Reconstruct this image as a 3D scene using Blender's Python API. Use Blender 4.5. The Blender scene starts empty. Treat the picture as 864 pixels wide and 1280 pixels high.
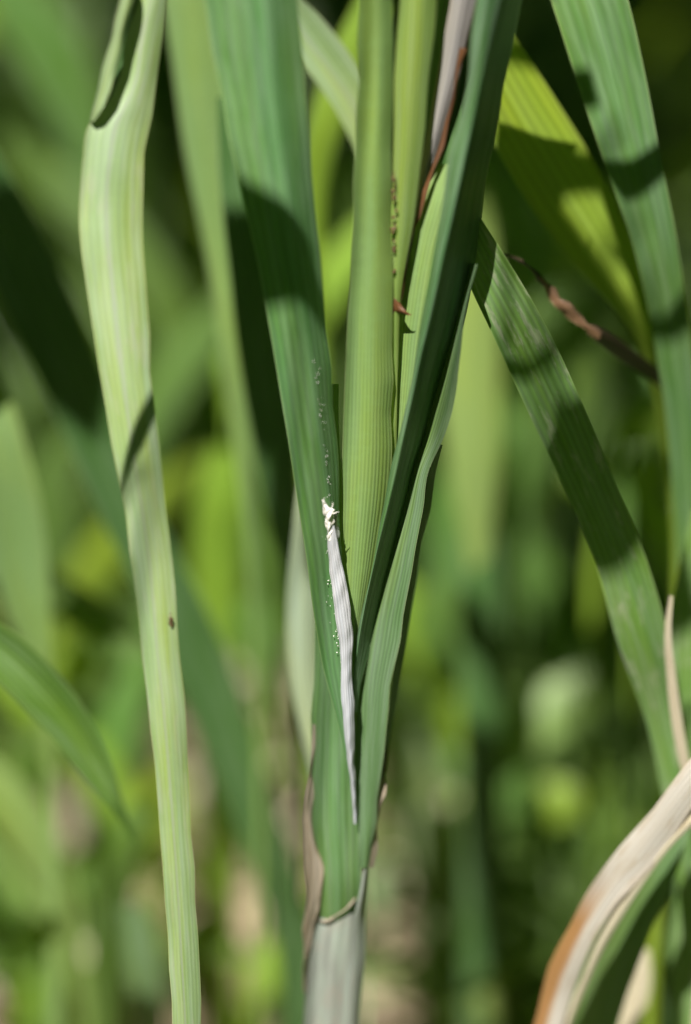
import bpy, math, random
import numpy as np
from mathutils import Vector

# ------------------------------------------------------------------ camera
sc = bpy.context.scene
PITCH = math.radians(18.0)
FOC = 0.50                                   # metres from lens to the grass shoot in focus
CAMZ = 0.36
CAM = np.array([0.0, -FOC * math.cos(PITCH), CAMZ])
FWD = np.array([0.0, math.cos(PITCH), -math.sin(PITCH)])
UP = np.array([0.0, math.sin(PITCH), math.cos(PITCH)])
RIGHT = np.array([1.0, 0.0, 0.0])
cd = bpy.data.cameras.new('camera')
cam = bpy.data.objects.new('camera', cd)
sc.collection.objects.link(cam)
cam.location = CAM
cam.rotation_euler = (math.pi / 2 - PITCH, 0, 0)
cd.sensor_fit = 'VERTICAL'; cd.sensor_height = 36; cd.sensor_width = 24.3; cd.lens = 100
cd.clip_start = 0.01; cd.clip_end = 300
cd.dof.use_dof = True; cd.dof.focus_distance = FOC + 0.004; cd.dof.aperture_fstop = 3.9
sc.camera = cam

# ------------------------------------------------------------------ light
SUN_DIR = Vector((-0.19, -0.50, 0.83)).normalized()          # towards the sun
w = bpy.data.worlds.new('World'); sc.world = w; w.use_nodes = True
nt = w.node_tree; bg = nt.nodes['Background']
sky = nt.nodes.new('ShaderNodeTexSky'); sky.sky_type = 'NISHITA'; sky.sun_disc = False; sky.air_density = 0.25; sky.dust_density = 0.1
sky.sun_elevation = math.asin(SUN_DIR.z)
sky.sun_rotation = math.atan2(SUN_DIR.x, SUN_DIR.y)
nt.links.new(sky.outputs[0], bg.inputs[0]); bg.inputs[1].default_value = 0.05
sl = bpy.data.lights.new('sun', 'SUN'); sl.energy = 5.0; sl.angle = math.radians(0.53); sl.color = (1.0, 0.955, 0.88)
so = bpy.data.objects.new('sun', sl); sc.collection.objects.link(so); so.location = (-1, -1, 2)
so.rotation_euler = (-SUN_DIR).to_track_quat('-Z', 'Y').to_euler()
sc.view_settings.view_transform = 'Standard'; sc.view_settings.look = 'None'
sc.view_settings.exposure = 1.42; sc.view_settings.gamma = 1.0
sc.cycles.use_denoising = True
sc.cycles.max_bounces = 10; sc.cycles.transmission_bounces = 6; sc.cycles.diffuse_bounces = 5

rnd = random.Random(7); rng = np.random.default_rng(7)
C = sc.collection.objects

# ------------------------------------------------------------------ pixel -> place
def ray(px, py):
    x = (px - 432.0) * 0.18 / 1280 / 0.5
    y = (640.0 - py) * 0.18 / 1280 / 0.5
    return FWD + RIGHT * x + UP * y
def P(px, py, off=0.0):
    """Point seen at a pixel, standing in the upright plane `off` millimetres behind the shoot."""
    d = ray(px, py)
    t = (off / 1000.0 - CAM[1]) / d[1]
    return CAM + d * t
def ground_at(px, py):
    d = ray(px, py); t = -CAM[2] / d[2]
    return CAM + d * t

# ------------------------------------------------------------------ materials
def N(nt, t, **kw):
    n = nt.nodes.new(t)
    for k, v in kw.items(): setattr(n, k, v)
    return n
def math_(nt, op, a, b=None, c=None, clamp=False):
    n = nt.nodes.new('ShaderNodeMath'); n.operation = op; n.use_clamp = clamp
    for i, v in enumerate((a, b, c)):
        if v is None: continue
        if isinstance(v, (int, float)): n.inputs[i].default_value = v
        else: nt.links.new(v, n.inputs[i])
    return n.outputs[0]
def mixc(nt, f, a, b, blend='MIX'):
    n = nt.nodes.new('ShaderNodeMix'); n.data_type = 'RGBA'; n.blend_type = blend
    for i, v in ((0, f), (6, a), (7, b)):
        if isinstance(v, (int, float)): n.inputs[i].default_value = v
        elif isinstance(v, tuple): n.inputs[i].default_value = (*v, 1)
        else: nt.links.new(v, n.inputs[i])
    return n.outputs[2]
def ramp01(nt, v, lo, hi):
    n = nt.nodes.new('ShaderNodeMapRange'); n.interpolation_type = 'SMOOTHSTEP'
    nt.links.new(v, n.inputs[0]); n.inputs[1].default_value = lo; n.inputs[2].default_value = hi
    return n.outputs[0]
MATS = {}
def leafmat(name, base, trans, tf=0.42, ribs=12, rough=0.42, bloom=0.0, blotch=0.0, blotch_col=(0.5, 0.45, 0.32),
            midrib=0.35, rib_amt=0.5, bump=0.25, var=0.25, margin=0.3, spec=0.5, cross=0.0, edge_col=(0.42, 0.45, 0.22), mid_at=0.5,
            mid_w=0.03, streak_col=None, mid_col=None, band=None, tint=(1.22, 1.1, 0.72)):
    m = bpy.data.materials.new(name); m.use_nodes = True
    nt = m.node_tree; nt.nodes.clear()
    out = N(nt, 'ShaderNodeOutputMaterial')
    uv = N(nt, 'ShaderNodeUVMap', uv_map='UVMap')
    sep = N(nt, 'ShaderNodeSeparateXYZ'); nt.links.new(uv.outputs[0], sep.inputs[0])
    u, v = sep.outputs[0], sep.outputs[1]
    oi = N(nt, 'ShaderNodeObjectInfo')
    def noise(su, sv, detail=3, rough_=0.55, seed=0.0):
        cmb = N(nt, 'ShaderNodeCombineXYZ')
        nt.links.new(math_(nt, 'MULTIPLY_ADD', u, su, seed), cmb.inputs[0])
        nt.links.new(math_(nt, 'MULTIPLY', v, sv), cmb.inputs[1])
        nt.links.new(math_(nt, 'MULTIPLY', oi.outputs['Random'], 37.0), cmb.inputs[2])
        t = N(nt, 'ShaderNodeTexNoise'); t.inputs['Scale'].default_value = 1; t.inputs['Detail'].default_value = detail
        t.inputs['Roughness'].default_value = rough_
        nt.links.new(cmb.outputs[0], t.inputs['Vector']); return t.outputs[0]
    # longitudinal veins, slightly uneven
    wob = noise(3, 0.25, 2)
    ph = math_(nt, 'MULTIPLY_ADD', math_(nt, 'MULTIPLY_ADD', wob, 0.06, u), ribs * 2 * math.pi, 0.0)
    rib = math_(nt, 'MULTIPLY_ADD', math_(nt, 'SINE', ph), 0.5, 0.5)
    fine = noise(60, 0.35, 4, 0.6, 3.1)
    rib = math_(nt, 'MULTIPLY_ADD', math_(nt, 'SUBTRACT', fine, 0.5), 0.9, rib)
    big = noise(2.2, 0.22, 3, 0.5, 9.0)
    dark = tuple(c * 0.62 for c in base); lite = tuple(min(1, c * 1.28) for c in base)
    col = mixc(nt, math_(nt, 'MULTIPLY_ADD', math_(nt, 'SUBTRACT', rib, 0.5), rib_amt, 0.5, True), dark, lite)
    col = mixc(nt, ramp01(nt, big, 0.35, 0.7), col, mixc(nt, 1.0, col, tint, 'MULTIPLY'))
    # waxy bloom
    if bloom > 0:
        bl = ramp01(nt, noise(7, 0.5, 4, 0.6, 21.0), 0.3, 0.75)
        col = mixc(nt, math_(nt, 'MULTIPLY', bl, bloom), col, (0.36, 0.44, 0.36))
    au = math_(nt, 'ABSOLUTE', math_(nt, 'SUBTRACT', u, mid_at))
    if midrib > 0:
        mf = math_(nt, 'SUBTRACT', 1.0, ramp01(nt, au, mid_w * 0.3, mid_w))
        col = mixc(nt, math_(nt, 'MULTIPLY', mf, midrib), col, mid_col or tuple(min(1, c * 1.7 + 0.07) for c in base))
    ae = math_(nt, 'ABSOLUTE', math_(nt, 'SUBTRACT', u, 0.5))
    if margin > 0:
        col = mixc(nt, math_(nt, 'MULTIPLY', ramp01(nt, ae, 0.475, 0.497), margin), col, edge_col)
    if cross > 0:                           # faint cross wrinkles
        cr = noise(2.5, 9.0, 3, 0.6, 5.5)
        col = mixc(nt, math_(nt, 'MULTIPLY', ramp01(nt, cr, 0.45, 0.75), cross), col, lite)
    bf = None
    if blotch > 0:
        bf = math_(nt, 'MULTIPLY', ramp01(nt, noise(5, 1.1, 5, 0.65, 14.0), 0.52, 0.66), blotch)
        col = mixc(nt, bf, col, blotch_col)
    if streak_col:
        stf = ramp01(nt, noise(14, 0.16, 3, 0.55, 40.0), 0.42, 0.62)
        col = mixc(nt, stf, col, streak_col)
    if band:                                 # (u limit, v start, v full, colour): one margin of the leaf turned another colour
        bn_ = math_(nt, 'MULTIPLY', math_(nt, 'SUBTRACT', 1.0, ramp01(nt, math_(nt, 'MULTIPLY_ADD', math_(nt, 'SUBTRACT', noise(4, .5, 4, .6, 60.), .5), .35, u), band[0] - .12, band[0] + .12)), ramp01(nt, v, band[1], band[2]))
        col = mixc(nt, bn_, col, band[3])
    val = math_(nt, 'MULTIPLY_ADD', math_(nt, 'SUBTRACT', oi.outputs['Random'], 0.5), var, 1.0)
    hs = N(nt, 'ShaderNodeHueSaturation'); nt.links.new(val, hs.inputs['Value']); nt.links.new(col, hs.inputs['Color'])
    nt.links.new(math_(nt, 'MULTIPLY_ADD', math_(nt, 'SUBTRACT', oi.outputs['Random'], 0.5), 0.03 if var else 0.0, 0.5), hs.inputs['Hue'])
    col = hs.outputs[0]
    p = N(nt, 'ShaderNodeBsdfPrincipled')
    nt.links.new(col, p.inputs['Base Color'])
    nt.links.new(math_(nt, 'MULTIPLY_ADD', fine, 0.25, rough - 0.12), p.inputs['Roughness'])
    p.inputs['Specular IOR Level'].default_value = spec
    tr = N(nt, 'ShaderNodeBsdfTranslucent')
    tcol = mixc(nt, math_(nt, 'MULTIPLY_ADD', math_(nt, 'SUBTRACT', rib, 0.5), rib_amt, 0.5, True), tuple(c * 0.75 for c in trans), trans)
    if bf is not None: tcol = mixc(nt, bf, tcol, tuple(c * 0.8 for c in blotch_col))
    if streak_col: tcol = mixc(nt, stf, tcol, tuple(c * 0.7 for c in streak_col))
    nt.links.new(tcol, tr.inputs['Color'])
    bn = N(nt, 'ShaderNodeBump'); bn.inputs['Strength'].default_value = bump; bn.inputs['Distance'].default_value = 0.0004
    nt.links.new(rib, bn.inputs['Height'])
    nt.links.new(bn.outputs[0], p.inputs['Normal']); nt.links.new(bn.outputs[0], tr.inputs['Normal'])
    mx = N(nt, 'ShaderNodeMixShader'); mx.inputs[0].default_value = tf
    nt.links.new(p.outputs[0], mx.inputs[1]); nt.links.new(tr.outputs[0], mx.inputs[2])
    nt.links.new(mx.outputs[0], out.inputs['Surface'])
    MATS[name] = m
    return m

leafmat('leaf_blue_green', (0.088, 0.185, 0.06), (0.14, 0.32, 0.03), tf=0.36, ribs=9, bloom=0.22, midrib=0.35, rib_amt=0.4)
leafmat('leaf_mid', (0.075, 0.17, 0.045), (0.16, 0.33, 0.03), tf=0.36, ribs=7, bloom=0.18, midrib=0.4, rib_amt=0.3, var=0)
leafmat('leaf_centre', (0.19, 0.31, 0.105), (0.36, 0.50, 0.08), tf=0.42, ribs=14, bloom=0.10, midrib=0.0, rib_amt=0.42, cross=0.3, bump=0.22, var=0, margin=0.5)
leafmat('leaf_dark', (0.036, 0.095, 0.018), (0.05, 0.15, 0.01), tf=0.14, tint=(1.05, 1.05, 0.85), ribs=10, bloom=0.12, midrib=0.3, rib_amt=0.5, var=0, bump=0.4)  # dark leaf green, also the colour put in for shaded leaf parts
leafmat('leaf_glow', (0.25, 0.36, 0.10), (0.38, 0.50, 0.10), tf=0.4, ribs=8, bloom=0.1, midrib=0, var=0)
leafmat('leaf_white', (0.32, 0.40, 0.30), (0.3, 0.4, 0.25), tf=0.3, ribs=6, midrib=0, var=0)
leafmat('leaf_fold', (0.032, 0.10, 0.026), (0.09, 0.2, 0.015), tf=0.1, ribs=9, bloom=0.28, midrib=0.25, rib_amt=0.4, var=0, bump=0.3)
leafmat('leaf_ribbed', (0.085, 0.16, 0.062), (0.16, 0.28, 0.05), tf=0.3, ribs=11, bloom=0.22, midrib=0.0, rib_amt=0.6, bump=0.3, var=0)
leafmat('leaf_pale', (0.20, 0.295, 0.12), (0.27, 0.38, 0.12), tf=0.32, ribs=9, bloom=0.4, midrib=0.55, bump=0.1, rib_amt=0.24, cross=0.15, blotch=0.25, blotch_col=(0.34, 0.33, 0.26), var=0, mid_at=0.43, mid_w=0.05, mid_col=(0.24, 0.26, 0.22), margin=0.5, edge_col=(0.34, 0.30, 0.12))
leafmat('leaf_yellow', (0.19, 0.29, 0.065), (0.33, 0.47, 0.06), tf=0.45, ribs=8, bloom=0.2, midrib=0.0, var=0.1)
leafmat('leaf_grass', (0.068, 0.148, 0.015), (0.22, 0.43, 0.015), tf=0.42, ribs=8, bloom=0.18, midrib=0.3, var=0.4)
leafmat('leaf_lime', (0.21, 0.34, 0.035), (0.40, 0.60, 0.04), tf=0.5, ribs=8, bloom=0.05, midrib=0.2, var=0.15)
leafmat('leaf_mottled', (0.115, 0.235, 0.05), (0.20, 0.34, 0.04), tf=0.38, ribs=8, bloom=0.25, midrib=0.2, blotch=0.6, blotch_col=(0.38, 0.40, 0.28), var=0)
leafmat('leaf_dry', (0.42, 0.38, 0.29), (0.30, 0.24, 0.14), tint=(1.06, 1.0, 0.93), tf=0.25, ribs=6, bloom=0.0, midrib=0, var=0.3, spec=0.2, rough=0.6, blotch=0.55, blotch_col=(0.24, 0.17, 0.10))
leafmat('leaf_dry_orange', (0.43, 0.40, 0.36), (0.4, 0.33, 0.24), tint=(1.06, 1.0, 0.93), tf=0.25, ribs=7, midrib=0, var=0, spec=0.2, rough=0.6, rib_amt=0.4, blotch=0.5, blotch_col=(0.33, 0.26, 0.18), band=(.47, 4.2, 5.8, (0.25, 0.13, 0.05)), margin=0.6, edge_col=(0.25, 0.15, 0.07))
leafmat('white_membrane', (0.46, 0.48, 0.54), (0.42, 0.44, 0.48), tint=(1.06, 1.0, 0.93), tf=0.22, ribs=6, midrib=0, var=0, rib_amt=0.35, bump=0.35, blotch=0.6, blotch_col=(0.30, 0.33, 0.36), margin=0.5, edge_col=(0.62, 0.62, 0.62), rough=0.5, spec=0.3)
leafmat('leaf_orange', (0.30, 0.18, 0.08), (0.3, 0.16, 0.04), tf=0.25, ribs=5, midrib=0, var=0, spec=0.25, rough=0.55, streak_col=(0.42, 0.24, 0.09))
leafmat('leaf_grey_edge', (0.25, 0.24, 0.235), (0.30, 0.25, 0.2), tint=(1.06, 1.0, 0.93), tf=0.3, ribs=5, midrib=0, var=0, margin=1.0, edge_col=(0.13, 0.06, 0.02), spec=0.3)
leafmat('leaf_brown_tip', (0.20, 0.12, 0.09), (0.15, 0.08, 0.05), tf=0.15, ribs=4, midrib=0, var=0, blotch=0.4, blotch_col=(0.34, 0.22, 0.17))
leafmat('leaf_black_tip', (0.035, 0.026, 0.018), (0.03, 0.02, 0.01), tf=0.1, ribs=4, midrib=0, var=0)
leafmat('sheath_grey', (0.22, 0.235, 0.22), (0.30, 0.28, 0.22), tint=(1.06, 1.0, 0.93), tf=0.25, ribs=14, bloom=0.5, midrib=0, rib_amt=0.35, var=0, margin=0.2, rough=0.4, blotch=0.25, blotch_col=(0.30, 0.24, 0.2))
leafmat('papery', (0.40, 0.345, 0.28), (0.30, 0.25, 0.17), tint=(1.06, 1.0, 0.93), tf=0.4, ribs=5, midrib=0, var=0, margin=0.9, edge_col=(0.22, 0.12, 0.05), blotch=0.5, blotch_col=(0.26, 0.17, 0.09), rough=0.6, spec=0.2)
leafmat('rust_brown', (0.09, 0.038, 0.016), (0.14, 0.05, 0.01), tf=0.2, ribs=3, midrib=0, var=0, margin=0)

def plainmat(name, col, rough=0.7, col2=None, scale=900.0, bump=0.3, bdist=0.0003, sss=0.0, spec=0.3):
    m = bpy.data.materials.new(name); m.use_nodes = True
    nt = m.node_tree; p = nt.nodes['Principled BSDF']
    tc = N(nt, 'ShaderNodeTexCoord')
    t = N(nt, 'ShaderNodeTexNoise'); t.inputs['Scale'].default_value = scale; t.inputs['Detail'].default_value = 5
    nt.links.new(tc.outputs['Object'], t.inputs['Vector'])
    nt.links.new(mixc(nt, ramp01(nt, t.outputs[0], 0.35, 0.68), col, col2 or tuple(c * 0.75 for c in col)), p.inputs['Base Color'])
    p.inputs['Roughness'].default_value = rough; p.inputs['Specular IOR Level'].default_value = spec
    if sss: p.inputs['Subsurface Weight'].default_value = sss; p.inputs['Subsurface Radius'].default_value = (0.001, 0.001, 0.001)
    b = N(nt, 'ShaderNodeBump'); b.inputs['Strength'].default_value = bump; b.inputs['Distance'].default_value = bdist
    nt.links.new(t.outputs[0], b.inputs['Height']); nt.links.new(b.outputs[0], p.inputs['Normal'])
    MATS[name] = m; return m
plainmat('white_crust', (0.42, 0.45, 0.52), 0.5, (0.34, 0.37, 0.44), 500, 0.3, 0.0003)
plainmat('white_fluff', (0.82, 0.80, 0.78), 0.7, (0.74, 0.68, 0.62), 1500, 0.6, 0.0003)
plainmat('soil', (0.11, 0.08, 0.05), 0.9, (0.28, 0.21, 0.15), 14, 0.8, 0.01)

# ------------------------------------------------------------------ builders
def tag(o, label, cat='grass', group=None, kind=None):
    o['label'] = label; o['category'] = cat
    if group: o['group'] = group
    if kind: o['kind'] = kind
    return o
def mesh_obj(name, verts, faces, mat, parent=None, uvs=None, smooth=True):
    me = bpy.data.meshes.new(name)
    base = np.zeros(3)
    if parent is not None: base = np.array(parent.location)
    verts = np.asarray(verts, float)
    me.from_pydata((verts - base).tolist(), [], [tuple(f) for f in faces])
    if uvs is not None:
        lay = me.uv_layers.new(name='UVMap')
        idx = np.empty(len(me.loops), np.int32); me.loops.foreach_get('vertex_index', idx)
        lay.data.foreach_set('uv', np.asarray(uvs, np.float32)[idx].ravel())
    me.materials.append(MATS[mat] if isinstance(mat, str) else mat)
    if smooth: me.polygons.foreach_set('use_smooth', [True] * len(me.polygons))
    o = bpy.data.objects.new(name, me); C.link(o)
    if parent is not None: o.parent = parent
    return o
def rebase(o, base):
    """move a top-level mesh's origin to its root"""
    me = o.data; co = np.empty(len(me.vertices) * 3); me.vertices.foreach_get('co', co)
    co = co.reshape(-1, 3) - np.array(base); me.vertices.foreach_set('co', co.ravel()); o.location = base
def catmull(pts, n):
    pts = np.asarray(pts, float)
    seg = np.linalg.norm(np.diff(pts[:, :3], axis=0), axis=1); seg = np.maximum(seg, 1e-6)
    t = np.concatenate([[0], np.cumsum(seg)]); s = np.linspace(0, t[-1], n)
    m = np.zeros_like(pts)                     # finite-difference tangents, monotone enough for leaf shapes
    for i in range(len(pts)):
        if i == 0: m[i] = (pts[1] - pts[0]) / seg[0]
        elif i == len(pts) - 1: m[i] = (pts[-1] - pts[-2]) / seg[-1]
        else:
            a = (pts[i] - pts[i - 1]) / seg[i - 1]; b = (pts[i + 1] - pts[i]) / seg[i]
            m[i] = (a * seg[i] + b * seg[i - 1]) / (seg[i] + seg[i - 1])
    k = np.clip(np.searchsorted(t, s, 'right') - 1, 0, len(pts) - 2)
    h = seg[k]; x = ((s - t[k]) / h)[:, None]; h = h[:, None]
    return ((2 * x**3 - 3 * x**2 + 1) * pts[k] + (x**3 - 2 * x**2 + x) * h * m[k]
            + (-2 * x**3 + 3 * x**2) * pts[k + 1] + (x**3 - x**2) * h * m[k + 1]), s
def smooth_noise(n, step, amp, r):
    k = max(2, int(n / step) + 2); a = r.normal(0, amp, k)
    return np.interp(np.linspace(0, k - 1, n), np.arange(k), a)
def sheet(name, L, M, R, mat, parent=None, n=90, m=14, e=0.25, disp=None, wob=0.00012, seed=0):
    """leaf surface through a left margin, a midrib and a right margin"""
    L, M, R = (np.asarray(a, float) for a in (L, M, R))
    rows, s = catmull(np.hstack([M, L, R]), n)
    M, L, R = rows[:, :3], rows[:, 3:6], rows[:, 6:9]
    r = np.random.default_rng(seed + len(name) * 7 + n)
    side = R - L; sl = np.linalg.norm(side, axis=1, keepdims=True); side = side / np.maximum(sl, 1e-7)
    L = L + side * smooth_noise(n, 6, wob, r)[:, None]; R = R + side * smooth_noise(n, 6, wob, r)[:, None]
    us = np.linspace(-1, 1, m)
    h = (np.sqrt(us**2 + e * e) - e) / (math.sqrt(1 + e * e) - e)
    V = M[:, None] + (R - L)[:, None] / 2 * us[None, :, None] + ((L + R) / 2 - M)[:, None] * h[None, :, None]
    tang = np.gradient(M, axis=0); nor = np.cross(tang, side); nor /= np.maximum(np.linalg.norm(nor, axis=1, keepdims=True), 1e-9)
    rip = smooth_noise(n, 9, wob * 1.2, r)[:, None] * us[None, :] + smooth_noise(n, 7, wob, r)[:, None] * np.abs(us[None, :])**2
    V = V + nor[:, None] * rip[:, :, None]
    if disp is not None:
        V = V + nor[:, None] * disp(s[:, None] / s[-1], us[None, :])[:, :, None]
    uv = np.stack(np.broadcast_arrays((us[None, :] + 1) / 2, s[:, None] * 100), -1).reshape(-1, 2)
    idx = np.arange(n * m).reshape(n, m)
    F = np.stack([idx[:-1, :-1], idx[:-1, 1:], idx[1:, 1:], idx[1:, :-1]], -1).reshape(-1, 4)
    return mesh_obj(name, V.reshape(-1, 3), F.tolist(), mat, parent, uv)
def rows_blade(name, rows, mat, parent=None, tail=None, **kw):
    """rows of (py, x_left, x_mid, x_right, off_left, off_mid, off_right); pixels become points in upright planes"""
    L = [P(r[1], r[0], r[4]) for r in rows]; M = [P(r[2], r[0], r[5]) for r in rows]; R = [P(r[3], r[0], r[6]) for r in rows]
    return sheet(name, L, M, R, mat, parent, **kw)
def ribbon(name, pts, mat, parent=None, fold=0.25, roll=0.0, root=True, root_shift=(0, 0), n=70, m=9, rootw=0.5, **kw):
    """pts: (px, py, visible width px, off mm[, roll deg]); the last point runs down into the ground when root"""
    c = np.array([P(p[0], p[1], p[3]) for p in pts])
    wd = np.array([p[2] * np.linalg.norm((P(p[0] + 1, p[1], p[3]) - P(p[0], p[1], p[3]))) for p in pts])
    rl = np.radians([p[4] if len(p) > 4 else roll for p in pts])
    if root:
        b = c[-1]; g = np.array([b[0] + root_shift[0], b[1] + root_shift[1], -0.004])
        c = np.vstack([c, b * 0.45 + g * 0.55 + np.array([root_shift[0] * -0.2, 0, 0]), g])
        wd = np.append(wd, [wd[-1] * (rootw + 1) / 2, wd[-1] * rootw]); rl = np.append(rl, [rl[-1], rl[-1]])
    t = np.gradient(c, axis=0); t /= np.linalg.norm(t, axis=1, keepdims=True)
    view = c - CAM; view /= np.linalg.norm(view, axis=1, keepdims=True)
    side = np.cross(t, view); side /= np.linalg.norm(side, axis=1, keepdims=True)
    nrm = np.cross(side, t)
    real = wd / np.maximum(np.cos(rl), 0.3)
    ax = side * np.cos(rl)[:, None] + nrm * np.sin(rl)[:, None]
    nn = np.cross(ax, t)
    L = c - ax * real[:, None] / 2; R = c + ax * real[:, None] / 2; M = c + nn * (real * fold)[:, None] / 2
    o = sheet(name, L, M, R, mat, parent, n=n, m=m, **kw)
    if parent is None: rebase(o, c[-1])
    return o
def empty(name, loc):
    o = bpy.data.objects.new(name, None); C.link(o); o.location = loc; o.empty_display_size = 0.02
    return o

# ================================================================== the ground
gx = np.concatenate([np.linspace(-40, -1, 14), np.linspace(-0.9, 0.9, 90), np.linspace(1, 40, 14)])
gy = np.concatenate([np.linspace(-8, -0.6, 8), np.linspace(-0.5, 1.6, 100), np.linspace(1.8, 60, 20)])
GX, GY = np.meshgrid(gx, gy)
GZ = 0.006 * np.sin(GX * 17 + 1.3 * np.sin(GY * 9)) + 0.005 * np.cos(GY * 23 + GX * 5) + rng.normal(0, 0.0022, GX.shape) - 0.006
gi = np.arange(GX.size).reshape(GX.shape)
GF = np.stack([gi[:-1, :-1], gi[:-1, 1:], gi[1:, 1:], gi[1:, :-1]], -1).reshape(-1, 4)
g = mesh_obj('ground', np.stack([GX, GY, GZ], -1).reshape(-1, 3), GF.tolist(), 'soil')
g['kind'] = 'structure'; g['label'] = 'tan soil seen blurred between the grass'

# ================================================================== the shoot in focus
base = P(414, 1280, 4).copy(); base[2] = 0
S = empty('grass_shoot', base)
tag(S, 'sharp grass shoot of crossing folded blades with a white crust at their fork', 'grass')
# sheath at the foot: a rolled grey tube down to the ground
def tube(name, ctr, rad, mat, parent, n=40, m=20, a0=-math.pi, a1=math.pi, flat=0.75):
    rows, s = catmull(np.hstack([np.array(ctr), np.array(rad)[:, None]]), n)
    c, r = rows[:, :3], rows[:, 3]
    a = np.linspace(a0, a1, m)
    V = c[:, None] + r[:, None, None] * (RIGHT[None, None] * np.sin(a)[None, :, None] - np.array([0, 1.0, 0])[None, None] * (flat * np.cos(a))[None, :, None])
    uv = np.stack(np.broadcast_arrays(np.linspace(0, 1, m)[None, :], s[:, None] * 100), -1).reshape(-1, 2)
    idx = np.arange(n * m).reshape(n, m)
    F = np.stack([idx[:-1, :-1], idx[:-1, 1:], idx[1:, 1:], idx[1:, :-1]], -1).reshape(-1, 4)
    return mesh_obj(name, V.reshape(-1, 3), F.tolist(), mat, parent, uv)
PXM = 0.18 / 1280
gb = np.array([base[0], base[1], -0.004])
ctr = [P(424, 1128, 5), P(420, 1160, 5), P(417, 1210, 5), P(413, 1290, 5), P(409, 1420, 5), gb]
tube('sheath', ctr, [33 * PXM, 35 * PXM, 36 * PXM, 37 * PXM, 38 * PXM, 40 * PXM], 'sheath_grey', S)
# right edge of the sheath: a pale overlapping margin
rows_blade('sheath_margin', [(1078, 455, 458, 462, 1.2, .4, 2), (1110, 449, 454, 461, .8, .4, 2), (1150, 440, 449, 458, .8, 1.2, 3), (1200, 434, 445, 455, .9, 1.4, 3.4),
                             (1280, 427, 440, 451, .9, 1.4, 3.4), (1400, 424, 436, 447, .9, 1.4, 3.4)], 'sheath_grey', S, n=40, m=8)
# sheathing blade behind (green, foot of the bundle)
rows_blade('leaf_blade', [(480, 402, 412, 424, 9, 8.5, 9), (600, 404, 414, 426, 8, 7, 8), (700, 398, 420, 436, 8, 6.5, 8), (790, 394, 420, 445, 7.5, 5.5, 7), (880, 390, 418, 450, 6.5, 4, 5.5),
                          (960, 388, 416, 452, 5.5, 2.5, 4), (1040, 388, 417, 452, 4, 1, 3), (1100, 391, 420, 452, 3, .5, 2.4), (1128, 392, 420, 451, 3, .9, 2.8), (1148, 393, 420, 450, 3.2, 1.3, 3.4), (1170, 394, 419, 446, 4, 2.4, 4.2)],
           'leaf_blue_green', S, n=110, e=0.6)
# papery margin of that blade, ragged
def papery_disp(sv, us):
    return 0.00022 * np.sin(sv * 13 + us * 3.1) + 0.00012 * np.sin(sv * 37 + us * 5 + 1)
rows_blade('papery_margin', [(905, 389, 391, 393, 5.4, 5.2, 5.4), (950, 386.5, 389, 391, 4.6, 4.2, 4.6), (985, 383, 387, 391, 3.8, 3.2, 3.8), (1020, 382, 386, 390, 3.2, 2.6, 3), (1060, 381, 388, 397, 2.6, 1.4, 1.8),
                             (1085, 381, 391, 405, 2.4, 1, .9), (1110, 381, 391, 403, 2.6, 1, .7), (1135, 382, 388, 396, 3, 1.6, 1.2), (1165, 381, 385, 390, 4, 2.6, 2.2), (1240, 379, 381, 384, 4.6, 3.6, 3.2)], 'papery', S, n=70, m=10, disp=papery_disp, wob=0.0003)
# tan collar line between blade and sheath
rows_blade('collar', [(1151, 396, 397, 398, 2.4, 2.3, 2.4), (1153, 402, 404, 406, 1.5, 1.4, 1.5), (1146, 417, 419, 421, .75, .7, .75), (1134, 434, 436, 437, 1.0, .9, 1.0), (1122, 443, 444, 445, 1.4, 1.3, 1.4)], 'papery', S, n=30, m=5)
# front left blade
front = rows_blade('leaf_blade', [(-420, 215, 262, 318, 6, 2, 9), (-200, 228, 300, 350, 4, 0, 7), (-60, 246, 322, 367, 2, -1.6, 4), (0, 255, 329, 372, 1.5, -2, 3.5), (100, 273, 338, 381, 1, -2, 3), (200, 292, 350, 389, .5, -2, 3),
                          (290, 313, 362, 397, 0, -2, 2.5), (400, 335, 380, 408, 0, -2, 2), (500, 352, 393, 417, 0, -1.8, 1.6), (600, 368, 406, 424, 0, -1.6, 1.2), (650, 375, 412, 424, 0, -1.5, 1),
                          (700, 383, 418, 428, 0, -1.5, 0), (800, 398, 428, 434, 0, -1.3, -.4), (850, 408, 431, 436, 0, -1.2, -.5), (900, 420, 435, 439, 0, -1, -.4), (950, 431, 438.5, 441, 0, -.8, -.2), (1005, 441, 443, 445, .5, 0, .5)],
           'leaf_blue_green', S, n=170, m=18, e=0.14)
# centre blade, convex towards us, ribbed
rows_blade('leaf_blade', [(-260, 452, 474, 492, 14, 10, 14), (-60, 448, 470, 491, 10, 7, 10), (0, 447, 470, 491, 9, 6, 9), (100, 448, 470, 491, 7.5, 4.5, 7.5), (200, 443, 467, 490, 6.5, 3.5, 6.5), (300, 440, 466, 490, 6, 3, 6), (400, 434, 463, 491, 5, 2.5, 5.5),
                          (500, 430, 461, 490, 4.5, 2, 5), (600, 427, 458, 488, 4, 1.8, 4.6), (700, 425, 450, 474, 4, 1.8, 4.2), (800, 430, 442, 453, 3.6, 2.4, 3.4), (880, 438, 443, 447, 3.4, 2.8, 3.2), (940, 442, 444, 446, 3.2, 3, 3.2)],
           'leaf_centre', S, n=170, m=20, e=0.8)
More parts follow.
